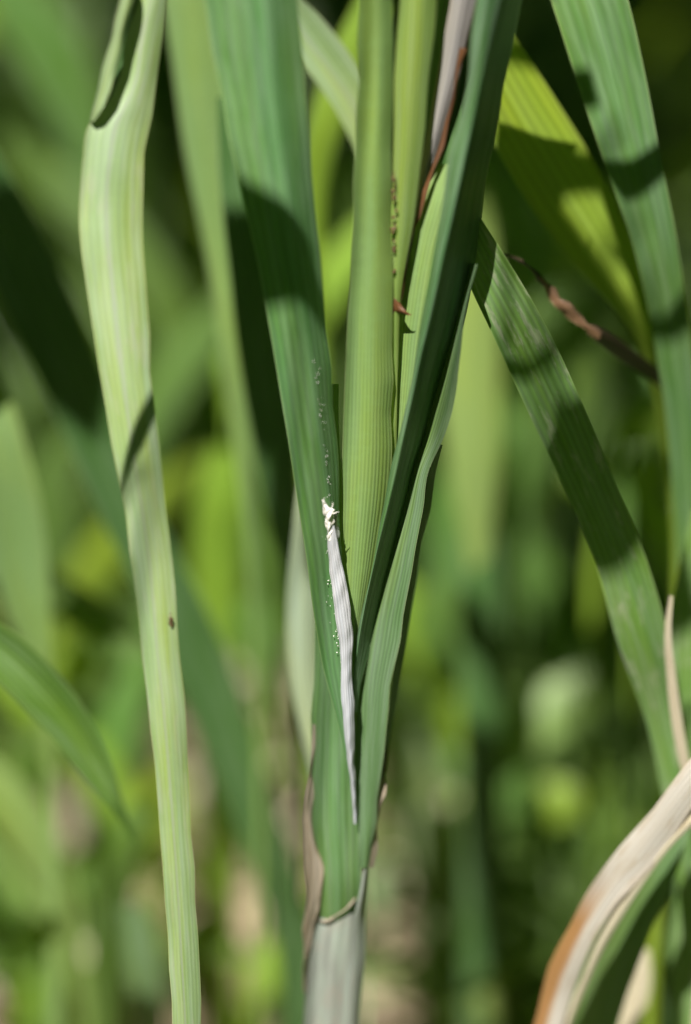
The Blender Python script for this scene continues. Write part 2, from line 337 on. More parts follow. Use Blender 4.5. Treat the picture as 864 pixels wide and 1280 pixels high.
# pale yellow blade behind it with speckled margin
rows_blade('leaf_blade', [(-200, 508, 530, 556, 12, 10, 12), (0, 500, 521, 546, 9, 7, 9), (100, 495, 515, 536, 7.8, 6.4, 8), (200, 491, 508, 527, 7, 6, 7.4), (280, 490, 503, 516, 6.6, 5.8, 6.8), (340, 490, 498, 505, 6.4, 5.8, 6.4), (460, 489, 493, 498, 6.6, 6.4, 6.6), (600, 487, 491, 495, 6.6, 6.4, 6.6)],
           'leaf_yellow', S, n=80, m=10, e=0.5)
# grey dying blade edge with rusty rim
rows_blade('dry_leaf_edge', [(-150, 590, 605, 624, 16, 14.5, 16), (0, 562, 577, 596, 14, 12.6, 14), (80, 549, 563, 577, 13, 11.8, 13), (160, 535, 545, 556, 12, 11, 12), (230, 521, 527, 535, 11, 10.5, 11), (300, 506, 510, 516, 10, 9.6, 10), (370, 494, 497, 501, 8.5, 8.2, 8.5), (392, 491, 493, 495, 8, 7.8, 8)],
           'leaf_grey_edge', S, n=80, m=10, e=0.4)
rows_blade('rusty_rim', [(60, 577, 579, 581, 11.2, 10.8, 11.2), (160, 554, 556.5, 558.5, 10.2, 9.8, 10.2), (230, 532, 534.5, 538, 9.2, 8.7, 9.2), (300, 512, 514, 516, 8.4, 8.0, 8.4), (360, 498.5, 500, 502, 6.8, 6.5, 6.8), (382, 491, 494.5, 498, 6.2, 5.8, 6.2), (392, 491, 492, 494, 6.2, 6.0, 6.2)],
           'rust_brown', S, n=60, m=5, wob=0.0003)
rows_blade('brown_hook', [(366, 491, 493, 495, 7, 6.5, 7), (376, 490, 494, 498, 6.6, 5.8, 6.6), (384, 490.5, 497, 503, 6.2, 5.6, 6), (389, 495, 502, 508, 6, 5.4, 5.6), (394, 506, 511, 515, 5.8, 5.4, 5.6)], 'rust_brown', S, n=20, m=8, e=0.4)
# light green blade between centre and dark folded one
rows_blade('leaf_blade', [(205, 553, 560, 570, 11.4, 10.6, 10.6), (225, 540, 560, 590, 11.2, 9.8, 10), (260, 521, 553, 585, 10.8, 8.8, 9), (300, 511, 542, 572, 10.5, 8.4, 8.4), (400, 497, 524, 550, 9.5, 7.6, 7.4), (500, 492, 512, 530, 8.6, 7, 6.6), (600, 489, 500, 512, 7.8, 6.4, 6), (720, 478, 488, 498, 7, 6, 5.6), (860, 455, 462, 470, 6, 5.4, 5)],
           'leaf_centre', S, n=110, m=12, e=0.7)
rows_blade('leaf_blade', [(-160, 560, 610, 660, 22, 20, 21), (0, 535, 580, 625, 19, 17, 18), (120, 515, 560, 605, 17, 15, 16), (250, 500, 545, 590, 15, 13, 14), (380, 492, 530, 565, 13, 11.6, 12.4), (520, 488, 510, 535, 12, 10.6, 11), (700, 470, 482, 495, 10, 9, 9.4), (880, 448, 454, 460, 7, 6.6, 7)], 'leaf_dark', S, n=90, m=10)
# dark folded blade, keel towards us
rows_blade('leaf_blade', [(-150, 640, 650, 660, 7, 5, 9), (-70, 616, 640, 662, 5, 1, 14), (0, 597, 624.0, 652, 4, -.5, 15.5), (100, 584, 602.0, 633, 3.5, -.8, 15.0), (200, 562, 581.0, 613, 3, -1, 14.5), (300, 545, 559.0, 598, 2.6, -1.2, 14.0), (350, 536, 548.0, 590, 2.4, -1.2, 13.5), (400, 527, 537.0, 580, 2.2, -1.2, 13.0),
                          (450, 518, 525.2, 565, 2, -1.2, 12.5), (500, 508, 515.2, 551, 1.8, -1, 11.9), (550, 498, 504.2, 537, 1.6, -.9, 11.1), (600, 487, 493.2, 522, 1.5, -.7, 9.72), (700, 465, 469.0, 494, 1.3, -.4, 7.15), (800, 446, 449.0, 467, 1.2, 0, 4.18), (850, 441, 443.0, 453, 1.2, .4, 2.2), (890, 441, 443.0, 447, 1.4, .8, 1.6)],
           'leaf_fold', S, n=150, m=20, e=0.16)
# lit ribbed blade below it
rows_blade('leaf_blade', [(330, 588, 593, 597, 13, 9, 5.5), (390, 572, 578, 584, 12, 7, 3.6), (450, 553, 565, 575, 10.6, 6, 3), (500, 538, 553, 567, 9.8, 5.6, 2.8), (550, 522, 538, 553, 9, 5.2, 2.8), (585, 508, 524, 537, 8.4, 5, 3), (640, 489, 511, 528, 7.4, 4.6, 3.2),
                          (705, 466, 496, 516, 6.4, 4, 3), (760, 451, 484, 506, 5.4, 3.6, 2.8), (800, 443, 477, 500, 4.8, 3.2, 2.6), (850, 440, 469, 491, 4, 2.8, 2.4), (930, 441, 463, 481, 3, 2, 2), (1010, 445, 460, 471, 2, 1, 1.4), (1060, 449, 457, 465, 1.2, .2, 1), (1085, 450, 455, 461, 1, .2, .8)],
           'leaf_ribbed', S, n=150, m=18, e=0.9)
# its far half, turned back, shade put in with a darker leaf colour
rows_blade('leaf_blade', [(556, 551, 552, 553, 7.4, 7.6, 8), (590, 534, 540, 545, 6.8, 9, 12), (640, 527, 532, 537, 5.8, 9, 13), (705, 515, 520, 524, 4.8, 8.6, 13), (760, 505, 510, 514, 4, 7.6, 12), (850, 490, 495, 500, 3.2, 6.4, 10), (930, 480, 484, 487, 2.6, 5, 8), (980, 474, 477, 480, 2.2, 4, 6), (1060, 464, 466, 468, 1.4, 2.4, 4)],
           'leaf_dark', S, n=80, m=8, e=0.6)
rows_blade('papery_margin', [(930, 484, 486, 487, 5, 5, 5.6), (970, 477, 480, 482, 3.6, 3.8, 4.4), (1010, 470, 474, 477, 2.4, 2.6, 3.4), (1050, 463, 467, 470, 1.4, 1.6, 2.4), (1085, 459, 462, 464, 1, 1, 1.8)], 'papery', S, n=40, m=5, wob=0.0003)

# white crust along the fork
def crust_disp(sv, us):
    r = np.random.default_rng(3)
    d = 0
    for k in range(9):
        a, b, p = r.uniform(8, 90), r.uniform(1, 7), r.uniform(0, 6)
        d = d + np.sin(sv * a + us * b + p) * 0.000022
    return d
crust = rows_blade('white_crust', [(655, 408, 412, 417.5, -2, -2.4, -2), (700, 411, 418, 427, -2, -2.4, -1.9), (735, 415, 424, 434, -2, -2.4, -1.8), (770, 419, 429, 439, -1.9, -2.4, -1.7), (800, 424, 432.5, 441.5, -1.8, -2.35, -1.6), (825, 426, 433, 440, -1.8, -2.2, -1.4),
                          (850, 426, 433, 440.5, -1.8, -2.2, -1.3), (880, 427.5, 435, 443, -1.6, -2.2, -1.3), (920, 430.5, 437, 443.5, -1.4, -2.2, -1), (960, 436, 440, 444, -1, -1.6, -.6), (1000, 440, 443, 446, -.4, -.8, 0), (1030, 443, 444.5, 446.5, 0, -.2, .4)],
           'white_membrane', S, n=150, m=14, e=0.9, disp=crust_disp, wob=0.00006)
crust['label'] = 'white papery crust running down the fork of the blades'
tuft = rows_blade('white_tuft', [(625, 402.5, 404, 405.5, -2, -2.2, -2), (633, 403, 406, 410, -2.1, -2.8, -1.9), (637, 403.5, 410, 418, -2.2, -3, -1.9), (645, 405, 411.5, 418.5, -2.2, -3, -1.9), (655, 407, 412, 417, -2, -2.8, -1.9), (664, 408.5, 412.2, 415.5, -2, -2.6, -1.8), (676, 410, 412.5, 415, -2, -2.3, -1.8)],
           'white_fluff', S, n=50, m=14, e=0.7, disp=lambda s, u: crust_disp(s * 0.5, u * 2) * 2.2, wob=0.00012)
rows_blade('grey_membrane', [(640, 416, 419, 423, -1, -1.1, -.4), (655, 416, 420, 424, -1, -1.2, -.3), (670, 416, 420, 423, -1, -1.2, -.2), (695, 420, 422, 424, -.8, -1, -.2), (715, 424, 425, 426, -.6, -.8, -.2)], 'sheath_grey', S, n=40, m=7, wob=0.0002)
# fibres and specks
def blob_batch(name, centres, radii, mat, parent):
    import bmesh
    bm = bmesh.new(); bmesh.ops.create_icosphere(bm, subdivisions=1, radius=1)
    tv = np.array([v.co[:] for v in bm.verts]); tf = np.array([[v.index for v in f.verts] for f in bm.faces]); bm.free()
    V = []; F = []
    for i, (c, r) in enumerate(zip(centres, radii)):
        V.append(c + tv * r * rng.uniform(0.7, 1.3, 3)); F.append(tf + i * len(tv))
    o = mesh_obj(name, np.vstack(V), np.vstack(F).tolist(), mat, parent); o['kind'] = 'stuff'
    return o
def on_front(py, frac):
    ys = [290, 400, 500, 600, 650, 700, 800, 850, 900]; xm = [362, 380, 393, 406, 412, 418, 428, 431, 435]
    xl = [313, 335, 352, 368, 375, 383, 398, 408, 420]; xr = [397, 408, 417, 424, 424, 428, 434, 436, 439]
    m_ = np.interp(py, ys, xm)
    return m_ + frac * ((m_ - np.interp(py, ys, xl)) if frac < 0 else (np.interp(py, ys, xr) - m_))
cs = []; rs = []
for i in range(110):
    py = rng.choice([rng.uniform(450, 625), rng.uniform(660, 860), rng.uniform(720, 830)])
    fr = rng.normal(0.25, 0.12) if py < 630 else -abs(rng.normal(0.10, 0.14)) - 0.03
    cs.append(P(on_front(py, fr), py, -1.75 + 0.6 * abs(fr) * (2 if fr > 0 else 1.6))); rs.append(rng.uniform(0.3, 0.8) * PXM * (1 if rng.random() < .85 else 1.7))
blob_batch('white_specks', cs, rs, 'white_fluff', S)
def strand(name, pts, r, mat, parent):
    pts = [P(*p) for p in pts]
    tube(name, pts, [r * PXM] * (len(pts) - 1) + [r * 0.4 * PXM], mat, parent, n=14, m=7, flat=1)
strand('white_fibre', [(413, 644, -2.4), (419, 641, -2.6), (424, 639.5, -2.6)], 0.8, 'white_fluff', S)
strand('white_fibre', [(405, 634, -2.6), (404, 627, -2.8), (406, 622, -2.8)], 0.9, 'white_fluff', S)
strand('white_fibre', [(412, 638, -2.6), (416, 632, -2.8), (416, 628, -2.8)], 0.7, 'white_fluff', S)
cs = []; rs = []
for i in range(40):
    py = rng.uniform(215, 345); cs.append(P(492.5 + rng.normal(0, 1.3) + max(0, (250 - py)) * 0.01, py, 5.6)); rs.append(rng.uniform(0.8, 2.3) * PXM)
blob_batch('brown_specks', cs, rs, 'rust_brown', S)

# ================================================================== pale blade on the left
A = empty('grass_shoot', (P(232, 1300, -22)[0] + 0.004, P(232, 1300, -22)[1], 0))
tag(A, 'long pale green blade with a folded-over upper edge and a diagonal stripe of cast shade', 'grass')
def crease(sv, us):
    # blade pinched along a diagonal: the part above laps over the part below
    v = sv; line = 0.547 - us * 0.036
    return -0.0020 * (1 / (1 + np.exp((v - line) / 0.0042)) - np.clip((line - v) / 0.30, 0, 1) * (v < line) - (v < line - 0.30) * 0)
Arows = [(-260, 195, 225, 262, 24, 23, 24), (-80, 178, 200, 226, 16, 14.6, 16), (0, 173, 190, 208, 13, 11.6, 13), (50, 158, 180, 203, 12, 10.4, 12), (100, 150, 173, 195, 10.5, 9, 11), (135, 130, 160, 190, 9, 7.6, 9.6), (150, 115, 153, 188, 8, 7, 9), (200, 104, 143, 182, 6, 5, 7.2),
         (260, 99, 139, 178, 4, 3, 5), (300, 101, 140, 178, 2.4, 1.4, 3.6), (350, 107, 145, 182, .6, -.4, 1.6), (430, 118, 153, 188, -2.4, -3.4, -1.6), (500, 130, 162, 193, -5, -6, -4.4), (600, 149, 176, 203, -8.6, -9.4, -8), (700, 165, 190, 215, -12, -12.8, -11.4),
         (800, 176, 199, 223, -15, -15.8, -14.4), (900, 187, 209, 232, -17.6, -18.4, -17), (1000, 197, 217, 238, -19.6, -20.4, -19), (1100, 205, 224, 244, -21.4, -22, -21), (1200, 212, 230, 249, -22.4, -23, -22), (1290, 216, 235, 253, -23, -23.6, -22.6)]
ab = rows_blade('leaf_blade', Arows + [(1500, 228, 243, 258, -22, -22.6, -21.6), (2050, 240, 250, 260, -22, -22.4, -21.8)], 'leaf_pale', A, n=330, m=22, e=0.7)
rows_blade('folded_lip', [(-46, 158, 160, 162, 10.4, 9.6, 10), (-30, 154, 160, 167, 10, 8, 9), (0, 149, 157, 166, 9.4, 7, 7.8), (15, 146, 154, 162, 9.2, 6.6, 7.2), (50, 138, 146, 153, 8.8, 6.2, 6.6), (90, 128, 135, 143, 8.4, 5.8, 5.8), (120, 120, 127, 135, 8, 5.6, 5.2), (140, 114.5, 120, 126, 7.8, 5.6, 5), (152, 112, 114, 117, 7.6, 6.6, 6)],
           'leaf_pale', A, n=50, m=10, e=0.5)
rows_blade('fold_inside', [(-40, 160, 168, 180, 12.4, 14, 15), (0, 153, 166, 180, 11.4, 13, 14.6), (50, 142, 153, 166, 10.8, 12.4, 13.6), (90, 132, 143, 158, 10.4, 11.6, 12.4), (120, 124, 134, 150, 10, 10.6, 11), (140, 117, 126, 138, 9.4, 9.8, 10), (150, 114, 119, 126, 8.8, 9, 9.2)], 'leaf_dark', A, n=40, m=8)  # inner fold coloured dark to give the shade under the lip
cs = [P(213 + rng.normal(0, 1.2), 774 + rng.normal(0, 3.5), -14.9) for _ in range(9)]
blob_batch('rust_spot', cs, [1.6 * PXM] * 9, 'rust_brown', A)
_a = P(232, 1300, -22)

# ================================================================== single blades around the shoot
def B(label, pts, mat, fold=0.25, **kw):
    grp = kw.pop('group', None); nm = kw.pop('name', 'grass_shoot'); cat = kw.pop('cat', 'grass')
    w_ = P(pts[-1][0], pts[-1][1], pts[-1][3])
    t_ = empty(nm, (w_[0], w_[1], 0)); tag(t_, label, cat, grp)
    ribbon('leaf_blade', pts, mat, t_, fold, **kw)
    return t_

# right side
B('broad grey-green blade with a dark notched shadow, beside the lime patched blade',
  [(640, -260, 66, 60), (690, -120, 84, 50), (737, 0, 92, 44), (766, 100, 84, 42), (791, 200, 70, 40), (817, 300, 56, 40), (837, 400, 46, 42), (852, 500, 42, 44), (862, 620, 42, 46), (872, 800, 40, 48)], 'leaf_mid', fold=0.18, m=12, e=0.2)
B('green blade with pale mottled lower half leaning out from behind the dark folded blade',
  [(560, 235, 26, 14), (580, 280, 44, 13), (607, 335, 56, 13), (657, 430, 66, 13.5), (700, 520, 66, 15), (745, 625, 62, 17), (775, 700, 62, 19), (805, 800, 62, 21), (832, 900, 48, 25), (850, 1000, 40, 26), (870, 1150, 36, 28)], 'leaf_mottled', fold=0.2, m=12, e=0.3)
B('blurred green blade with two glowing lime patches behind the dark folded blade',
  [(560, -30, 50, 52), (600, 50, 75, 52), (645, 135, 92, 52), (700, 225, 96, 52), (752, 310, 80, 52), (790, 375, 52, 52), (815, 440, 28, 56), (840, 560, 22, 62)], 'leaf_lime', fold=-0.2, roll=8)
NB = empty('grass_shoot', P(605, 1290, 153) * np.array([1, 1, 0])); tag(NB, 'pale lit blade rising behind the dark folded blade, its shaded foot coloured dark', 'grass')
ribbon('leaf_blade', [(583, 240, 50, 150), (586, 350, 74, 150), (588, 470, 74, 150), (592, 580, 62, 150), (596, 660, 40, 150.5), (599, 740, 14, 151)], 'leaf_glow', NB, root=False, fold=-0.3)  # sunlit upper part of the blade, painted in a paler leaf colour
ribbon('stem', [(596, 600, 30, 153), (599, 700, 52, 152), (601, 850, 52, 152), (603, 1050, 50, 152.5), (605, 1290, 46, 153)], 'leaf_dark', NB, fold=-0.4)  # lower part of the same blade, its shade painted as dark green
W = empty('withered_tip', P(835, 1290, 34) * np.array([1, 1, 0]))
tag(W, 'withered thin leaf tip, black and pinkish brown, curling over the green blades', 'grass')
ribbon('brown_section', [(674, 347, 6, 33), (690, 368, 12, 33), (715, 392, 13, 33), (738, 411, 12, 34), (750, 419, 8, 35)], 'leaf_brown_tip', W, root=False, n=50, fold=-0.3, wob=.0003)
ribbon('black_thread', [(618, 322, 2, 33), (636, 319, 3, 33), (655, 328, 4, 33), (672, 344, 6, 33), (682, 358, 7, 33.2)], 'leaf_black_tip', W, root=False, n=40, fold=-0.4)
ribbon('black_section', [(738, 411, 8, 35), (758, 424, 15, 38), (785, 443, 17, 44), (812, 462, 17, 49), (835, 482, 14, 52), (850, 530, 10, 54), (858, 700, 8, 55), (862, 1000, 8, 56)], 'leaf_black_tip', W, n=60, fold=-0.3, wob=.0003)
# bleached dry leaf bottom right
K = empty('dry_leaf', P(690, 1290, 6) * np.array([1, 1, 0]))
tag(K, 'bent dead leaf, bleached white above and rusty orange along its lower edge', 'dry leaf')
ribbon('bleached_blade', [(960, 886, 27, 2), (905, 932, 32, 3), (864, 980, 35, 4), (822, 1034, 40, 5), (778, 1090, 41, 6), (742, 1142, 40, 7), (716, 1192, 38, 8), (696, 1245, 35, 9), (680, 1300, 33, 9), (656, 1420, 32, 10)], 'leaf_dry_orange', K, fold=-0.16, m=14, n=110, wob=.0003, e=.4)
ribbon('curled_margin', [(880, 1010, 8, 4.4), (842, 1046, 12, 5), (800, 1100, 13, 5.8), (764, 1156, 11, 6.8), (738, 1206, 10, 8), (716, 1262, 10, 9), (700, 1320, 9, 10)], 'leaf_dry', K, fold=-0.6, n=60, wob=.0003)
B('shaded grey-green blade leaning under the bleached dead leaf',
  [(860, 1010, 22, 16), (825, 1085, 40, 16), (785, 1160, 58, 18), (755, 1225, 66, 20), (735, 1300, 66, 22), (715, 1420, 60, 24)], 'leaf_blue_green', fold=0.2)
B('green blade with a bleached tan stripe, cut by the picture edge beside the mottled blade',
  [(880, 640, 30, 34), (868, 720, 44, 34), (862, 800, 48, 34), (866, 900, 48, 34), (874, 1000, 46, 34), (884, 1150, 44, 34)], 'leaf_mottled', fold=0.2)
B('narrow tan dead strip along the green blade with a bleached stripe', [(840, 745, 4, 18), (835, 785, 8, 18), (838, 845, 12, 18), (847, 905, 14, 18), (858, 960, 13, 18), (872, 1060, 10, 20)], 'leaf_dry', fold=-0.3)
B('short pinkish dead blade low beside the bent dead leaf', [(806, 1185, 12, 40), (800, 1215, 28, 40), (790, 1255, 36, 40), (775, 1310, 36, 40)], 'leaf_dry', fold=-0.2)
B('tan and green dying stem at the picture edge below the bent dead leaf', [(858, 1090, 14, 36), (855, 1150, 30, 36), (852, 1220, 28, 36), (850, 1300, 26, 36)], 'leaf_mottled', fold=-0.4)
B('pale green blurred blade lying nearly flat behind the shaded foot blade', [(755, 850, 40, 190), (715, 872, 62, 188), (665, 905, 72, 184), (620, 945, 62, 180), (590, 1000, 44, 178)], 'leaf_yellow', fold=-0.2)

# left side
B('dark broad blade sloping down behind the long pale blade, teal where the sun reaches it',
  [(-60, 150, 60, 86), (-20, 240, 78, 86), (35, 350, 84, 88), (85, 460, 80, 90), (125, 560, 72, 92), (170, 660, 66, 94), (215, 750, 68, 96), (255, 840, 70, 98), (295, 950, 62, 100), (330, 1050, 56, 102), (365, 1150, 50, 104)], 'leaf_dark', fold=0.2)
B('pale blurred blade sloping down at the picture edge, behind the dark broad blade', [(-60, 330, 60, 60), (-40, 440, 70, 80), (-8, 560, 80, 80), (20, 680, 74, 82), (44, 800, 40, 84), (56, 900, 20, 86)], 'leaf_centre', fold=0.2)
B('green blade arching down to a fine tip, its underside glowing lime', [(172, 1060, 3, 30), (150, 1012, 14, 30), (122, 962, 40, 30), (85, 905, 56, 30), (40, 853, 62, 30), (0, 815, 60, 31), (-60, 780, 50, 32), (-130, 800, 44, 34), (-170, 950, 40, 36)], 'leaf_grass', fold=0.5)
B('blurred green blade crossing flat behind the long pale blade', [(190, 815, 20, 120), (140, 785, 42, 120), (80, 748, 50, 120), (20, 712, 50, 122), (-50, 690, 44, 124), (-130, 740, 40, 126)], 'leaf_grass', fold=0.4, roll=30)
B('soft pale green blade curving over at the top, left of the long pale blade foot', [(180, 1010, 30, 110), (150, 1060, 54, 110), (138, 1130, 52, 112), (136, 1220, 46, 114), (134, 1300, 42, 116)], 'leaf_grass', fold=-0.3)
B('broad bright blade tip low at the picture edge', [(90, 1150, 30, 140), (55, 1110, 70, 140), (20, 1060, 84, 140), (-30, 1000, 80, 142), (-90, 1000, 60, 144)], 'leaf_yellow', fold=-0.2)
B('light green blade rising from the ground between tan soil patches', [(60, 1180, 40, 160), (85, 1230, 64, 160), (105, 1300, 66, 160)], 'leaf_yellow', fold=-0.2)
B('grey drooping dead blade beside the soft pale green blade', [(165, 1130, 26, 105), (176, 1190, 40, 105), (186, 1260, 44, 106), (190, 1320, 40, 107)], 'leaf_ribbed', fold=-0.2)
# behind the fork
B('soft pale green blade just behind the front folded blade',
  [(225, -160, 70, 92), (236, -40, 76, 92), (250, 80, 68, 92), (264, 200, 60, 92), (280, 310, 50, 92), (293, 420, 40, 92), (304, 560, 24, 94), (316, 720, 10, 96), (322, 850, 8, 97)], 'leaf_centre', fold=-0.2)
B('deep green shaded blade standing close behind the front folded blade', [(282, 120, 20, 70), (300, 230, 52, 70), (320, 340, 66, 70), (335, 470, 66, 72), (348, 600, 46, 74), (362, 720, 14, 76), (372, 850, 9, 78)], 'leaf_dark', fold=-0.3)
B('whitish green blade edge showing beside the white crust fork', [(386, 560, 14, 40), (380, 660, 30, 40), (377, 760, 38, 40), (379, 850, 36, 40), (392, 930, 24, 40), (404, 1000, 12, 40)], 'leaf_white', fold=-0.5)
B('pale whitish blade slanting behind the narrow gap of the two upright blades', [(340, -14, 12, 62), (358, 8, 40, 62), (388, 48, 54, 62), (420, 92, 54, 62), (448, 140, 50, 62), (466, 215, 24, 62), (468, 320, 10, 62), (462, 700, 6, 62)], 'leaf_pale', fold=0.2)
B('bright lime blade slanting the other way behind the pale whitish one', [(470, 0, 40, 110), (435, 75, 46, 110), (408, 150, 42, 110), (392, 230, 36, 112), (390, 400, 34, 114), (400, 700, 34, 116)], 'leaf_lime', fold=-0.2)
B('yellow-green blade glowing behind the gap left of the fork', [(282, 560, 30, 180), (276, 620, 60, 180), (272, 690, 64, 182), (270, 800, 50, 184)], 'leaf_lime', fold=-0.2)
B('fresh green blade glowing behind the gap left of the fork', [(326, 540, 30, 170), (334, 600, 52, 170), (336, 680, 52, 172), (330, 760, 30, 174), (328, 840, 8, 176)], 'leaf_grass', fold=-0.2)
B('blurred green blade seen right of the lit blade foot, behind the fork', [(470, 860, 30, 200), (500, 930, 60, 200), (520, 1010, 64, 200), (540, 1100, 56, 202)], 'leaf_pale', fold=-0.2, roll=20)

BL = [(805, 528, 62, 96, 150, 30, 'leaf_lime'), (738, 602, 50, 60, 170, 0, 'leaf_lime'), (812, 596, 52, 70, 165, 70, 'leaf_lime'), (836, 650, 40, 60, 165, 60, 'leaf_lime'), (540, 770, 60, 90, 220, 80, 'leaf_grass'),
      (640, 990, 56, 80, 210, 60, 'leaf_grass'), (692, 1005, 60, 70, 180, 40, 'leaf_lime'), (555, 950, 60, 60, 230, 20, 'leaf_grass'), (290, 455, 40, 70, 150, 80, 'leaf_lime'), (320, 795, 60, 100, 160, 100, 'leaf_grass'),
      (205, 1010, 60, 110, 200, 80, 'leaf_lime'), (240, 1180, 60, 60, 180, 60, 'leaf_grass'), (345, 1210, 60, 100, 150, 50, 'leaf_lime'), (90, 830, 60, 80, 220, 40, 'leaf_lime'), (30, 740, 70, 70, 230, 20, 'leaf_yellow'),
      (690, 420, 90, 150, 190, 60, 'leaf_grass'), (650, 560, 60, 160, 220, 90, 'leaf_grass'), (620, 1240, 40, 90, 150, 70, 'leaf_yellow'), (530, 1050, 70, 90, 190, 110, 'leaf_pale'), (480, 1110, 50, 60, 185, 90, 'leaf_pale'),
      (820, 460, 60, 80, 130, 50, 'leaf_grass'), (430, 260, 60, 160, 230, 90, 'leaf_grass'), (780, 1050, 60, 60, 210, 30, 'leaf_lime')]
BLAB = ['lime leaf glowing under the black part of the withered leaf tip',
        'round lime leaf glow beside the shaded stretch of the mottled blade',
        'lime leaf glow close to the foot of the broad grey-green blade',
        'small lime leaf peeping out at the edge of the broad grey-green blade foot',
        'soft green leaf between the fork and the shaded foot of the pale lit blade',
        'dim green leaf below the pale flat-lying blade',
        'bright green leaf between the bent dead leaf and the pale flat-lying blade',
        'faint green leaf just right of the lit ribbed blade foot',
        'lime leaf tip glowing under the soft pale green blade behind the front fold',
        'fresh green leaf just left of the white crust, above the tan soil',
        'lime leaf beside the long pale blade, above the soft pale green blade',
        'dull green leaf between the long pale blade and the dark broad blade foot',
        'lime leaf at the foot of the sheath, on the side of the long pale blade',
        'lime leaf glow between the arching blade and the long pale blade',
        'pale yellow leaf glow under the flat crossing blade',
        'broad green leaf blur behind the withered brown tip',
        'green upright leaf blur between the pale lit blade and the mottled blade',
        'whitish green leaf at the foot of the shaded blade near the bent dead leaf',
        'bluish pale leaf beside the lit ribbed blade foot',
        'small pale leaf next to the papery margin of the sheath',
        'green leaf blur behind the black end of the withered tip',
        'green leaf blur in the gap between the front folded blade and the centre blade',
        'lime leaf above the bent dead leaf, under the mottled blade']
for (x, y, wpx, lpx, off, ang, mt), lab in zip(BL, BLAB):
    ca, sa = math.cos(math.radians(ang)) * lpx / 2, -math.sin(math.radians(ang)) * lpx / 2
    sgn = -1 if sa < 0 else 1                  # the tip is the upper end; the foot runs down to the soil
    B(lab, [(x + ca * sgn * -1 * 1.0, y - abs(sa), wpx * .3, off), (x - ca * sgn * .5, y - abs(sa) * .5, wpx * .85, off), (x, y, wpx, off), (x + ca * sgn * .5, y + abs(sa) * .5, wpx * .8, off),
       (x + ca * sgn * .8, y + abs(sa) * .9 + 6, wpx * .3, off), (x + ca * sgn, y + abs(sa) + 30, 8, off)], mt, fold=-0.15, group='small sunlit background leaves', n=34, m=7, rootw=.6)

DEAD = [(330, 890, 20, 'tan dead leaf lying on the soil behind the sheath, half under the dark broad blade'), (350, 960, 70, 'long tan dead leaf on the soil close beside the papery sheath margin'), (300, 1050, 40, 'pale brown dead leaf on the soil between the long pale blade and the sheath'),
        (735, 790, 10, 'brown dead leaf on the soil in the dark gap beside the mottled blade'), (575, 1015, 110, 'pinkish dead leaf on the soil beside the shaded foot of the pale lit blade'), (520, 1130, 60, 'straw coloured dead leaf on the soil right of the sheath'), (60, 1265, 15, 'tan dead leaf on the soil by the light green rising blade')]
for k, (x, y, ang, lab) in enumerate(DEAD):
    g0 = ground_at(x, y); ca, sa = math.cos(math.radians(ang)), math.sin(math.radians(ang)); ln = .055 + .012 * (k % 3); wd_ = .026
    e_ = empty('dead_leaf', (g0[0], g0[1], 0)); tag(e_, lab, 'dead leaf', 'dead leaves on the soil')
    ts = np.linspace(-1, 1, 7); L_ = []; M_ = []; R_ = []
    for t in ts:
        c_ = np.array([g0[0] + ca * t * ln / 2, g0[1] + sa * t * ln / 2, .008 + .010 * t * t + .004 * math.sin(3 * t + k)]); hw = wd_ / 2 * max(.04, 1 - t * t)**.6; n_ = np.array([-sa, ca, 0])
        L_.append(c_ - n_ * hw + [0, 0, .006]); R_.append(c_ + n_ * hw + [0, 0, .008]); M_.append(c_)
    sheet('leaf_blade', L_, M_, R_, 'leaf_dry', e_, n=24, m=9, e=.3, wob=.0006, seed=k)
mid = np.random.default_rng(77)
MID = [(10, 1190, 185, 70, 'leaf_grass'), (60, 1185, 170, 60, 'leaf_lime'), (-5, 1130, 175, 70, 'leaf_grass'), (35, 1230, 200, 60, 'leaf_grass'), (40, 960, 150, 60, 'leaf_grass'), (95, 930, 180, 55, 'leaf_lime'), (15, 1010, 130, 62, 'leaf_yellow'), (150, 900, 210, 60, 'leaf_grass'), (110, 1120, 150, 48, 'leaf_grass'), (60, 660, 200, 70, 'leaf_grass'),
       (130, 700, 230, 60, 'leaf_lime'), (210, 480, 240, 60, 'leaf_grass'), (60, 60, 260, 80, 'leaf_grass'), (150, 300, 250, 70, 'leaf_grass'), (430, 330, 200, 50, 'leaf_lime'), (640, 260, 230, 70, 'leaf_grass'), (690, 330, 250, 70, 'leaf_lime'),
       (850, 700, 150, 40, 'leaf_lime'), (560, 620, 240, 60, 'leaf_grass'), (660, 700, 260, 60, 'leaf_grass'), (500, 760, 230, 60, 'leaf_lime'), (700, 1120, 200, 50, 'leaf_grass'), (560, 1180, 170, 50, 'leaf_grass')]
for x, y, off, wpx, mt in MID:
    ln = mid.uniform(-150, 150); cv = mid.uniform(-30, 30)
    B('blurred grass blade leaning in the thick of the background, soft and green', [(x - ln, y - 130, wpx * .25, off), (x - ln * .55 + cv * .3, y - 70, wpx * .75, off), (x, y, wpx, off), (x + ln * .45, y + 90, wpx * .8, off), (x + ln * .7, y + 190, wpx * .35, off), (x + ln * .8, y + 260, 10, off)], mt,
      fold=-0.2, roll=mid.uniform(-25, 25), group='blurred blades in the thick of the background', n=40, m=7)

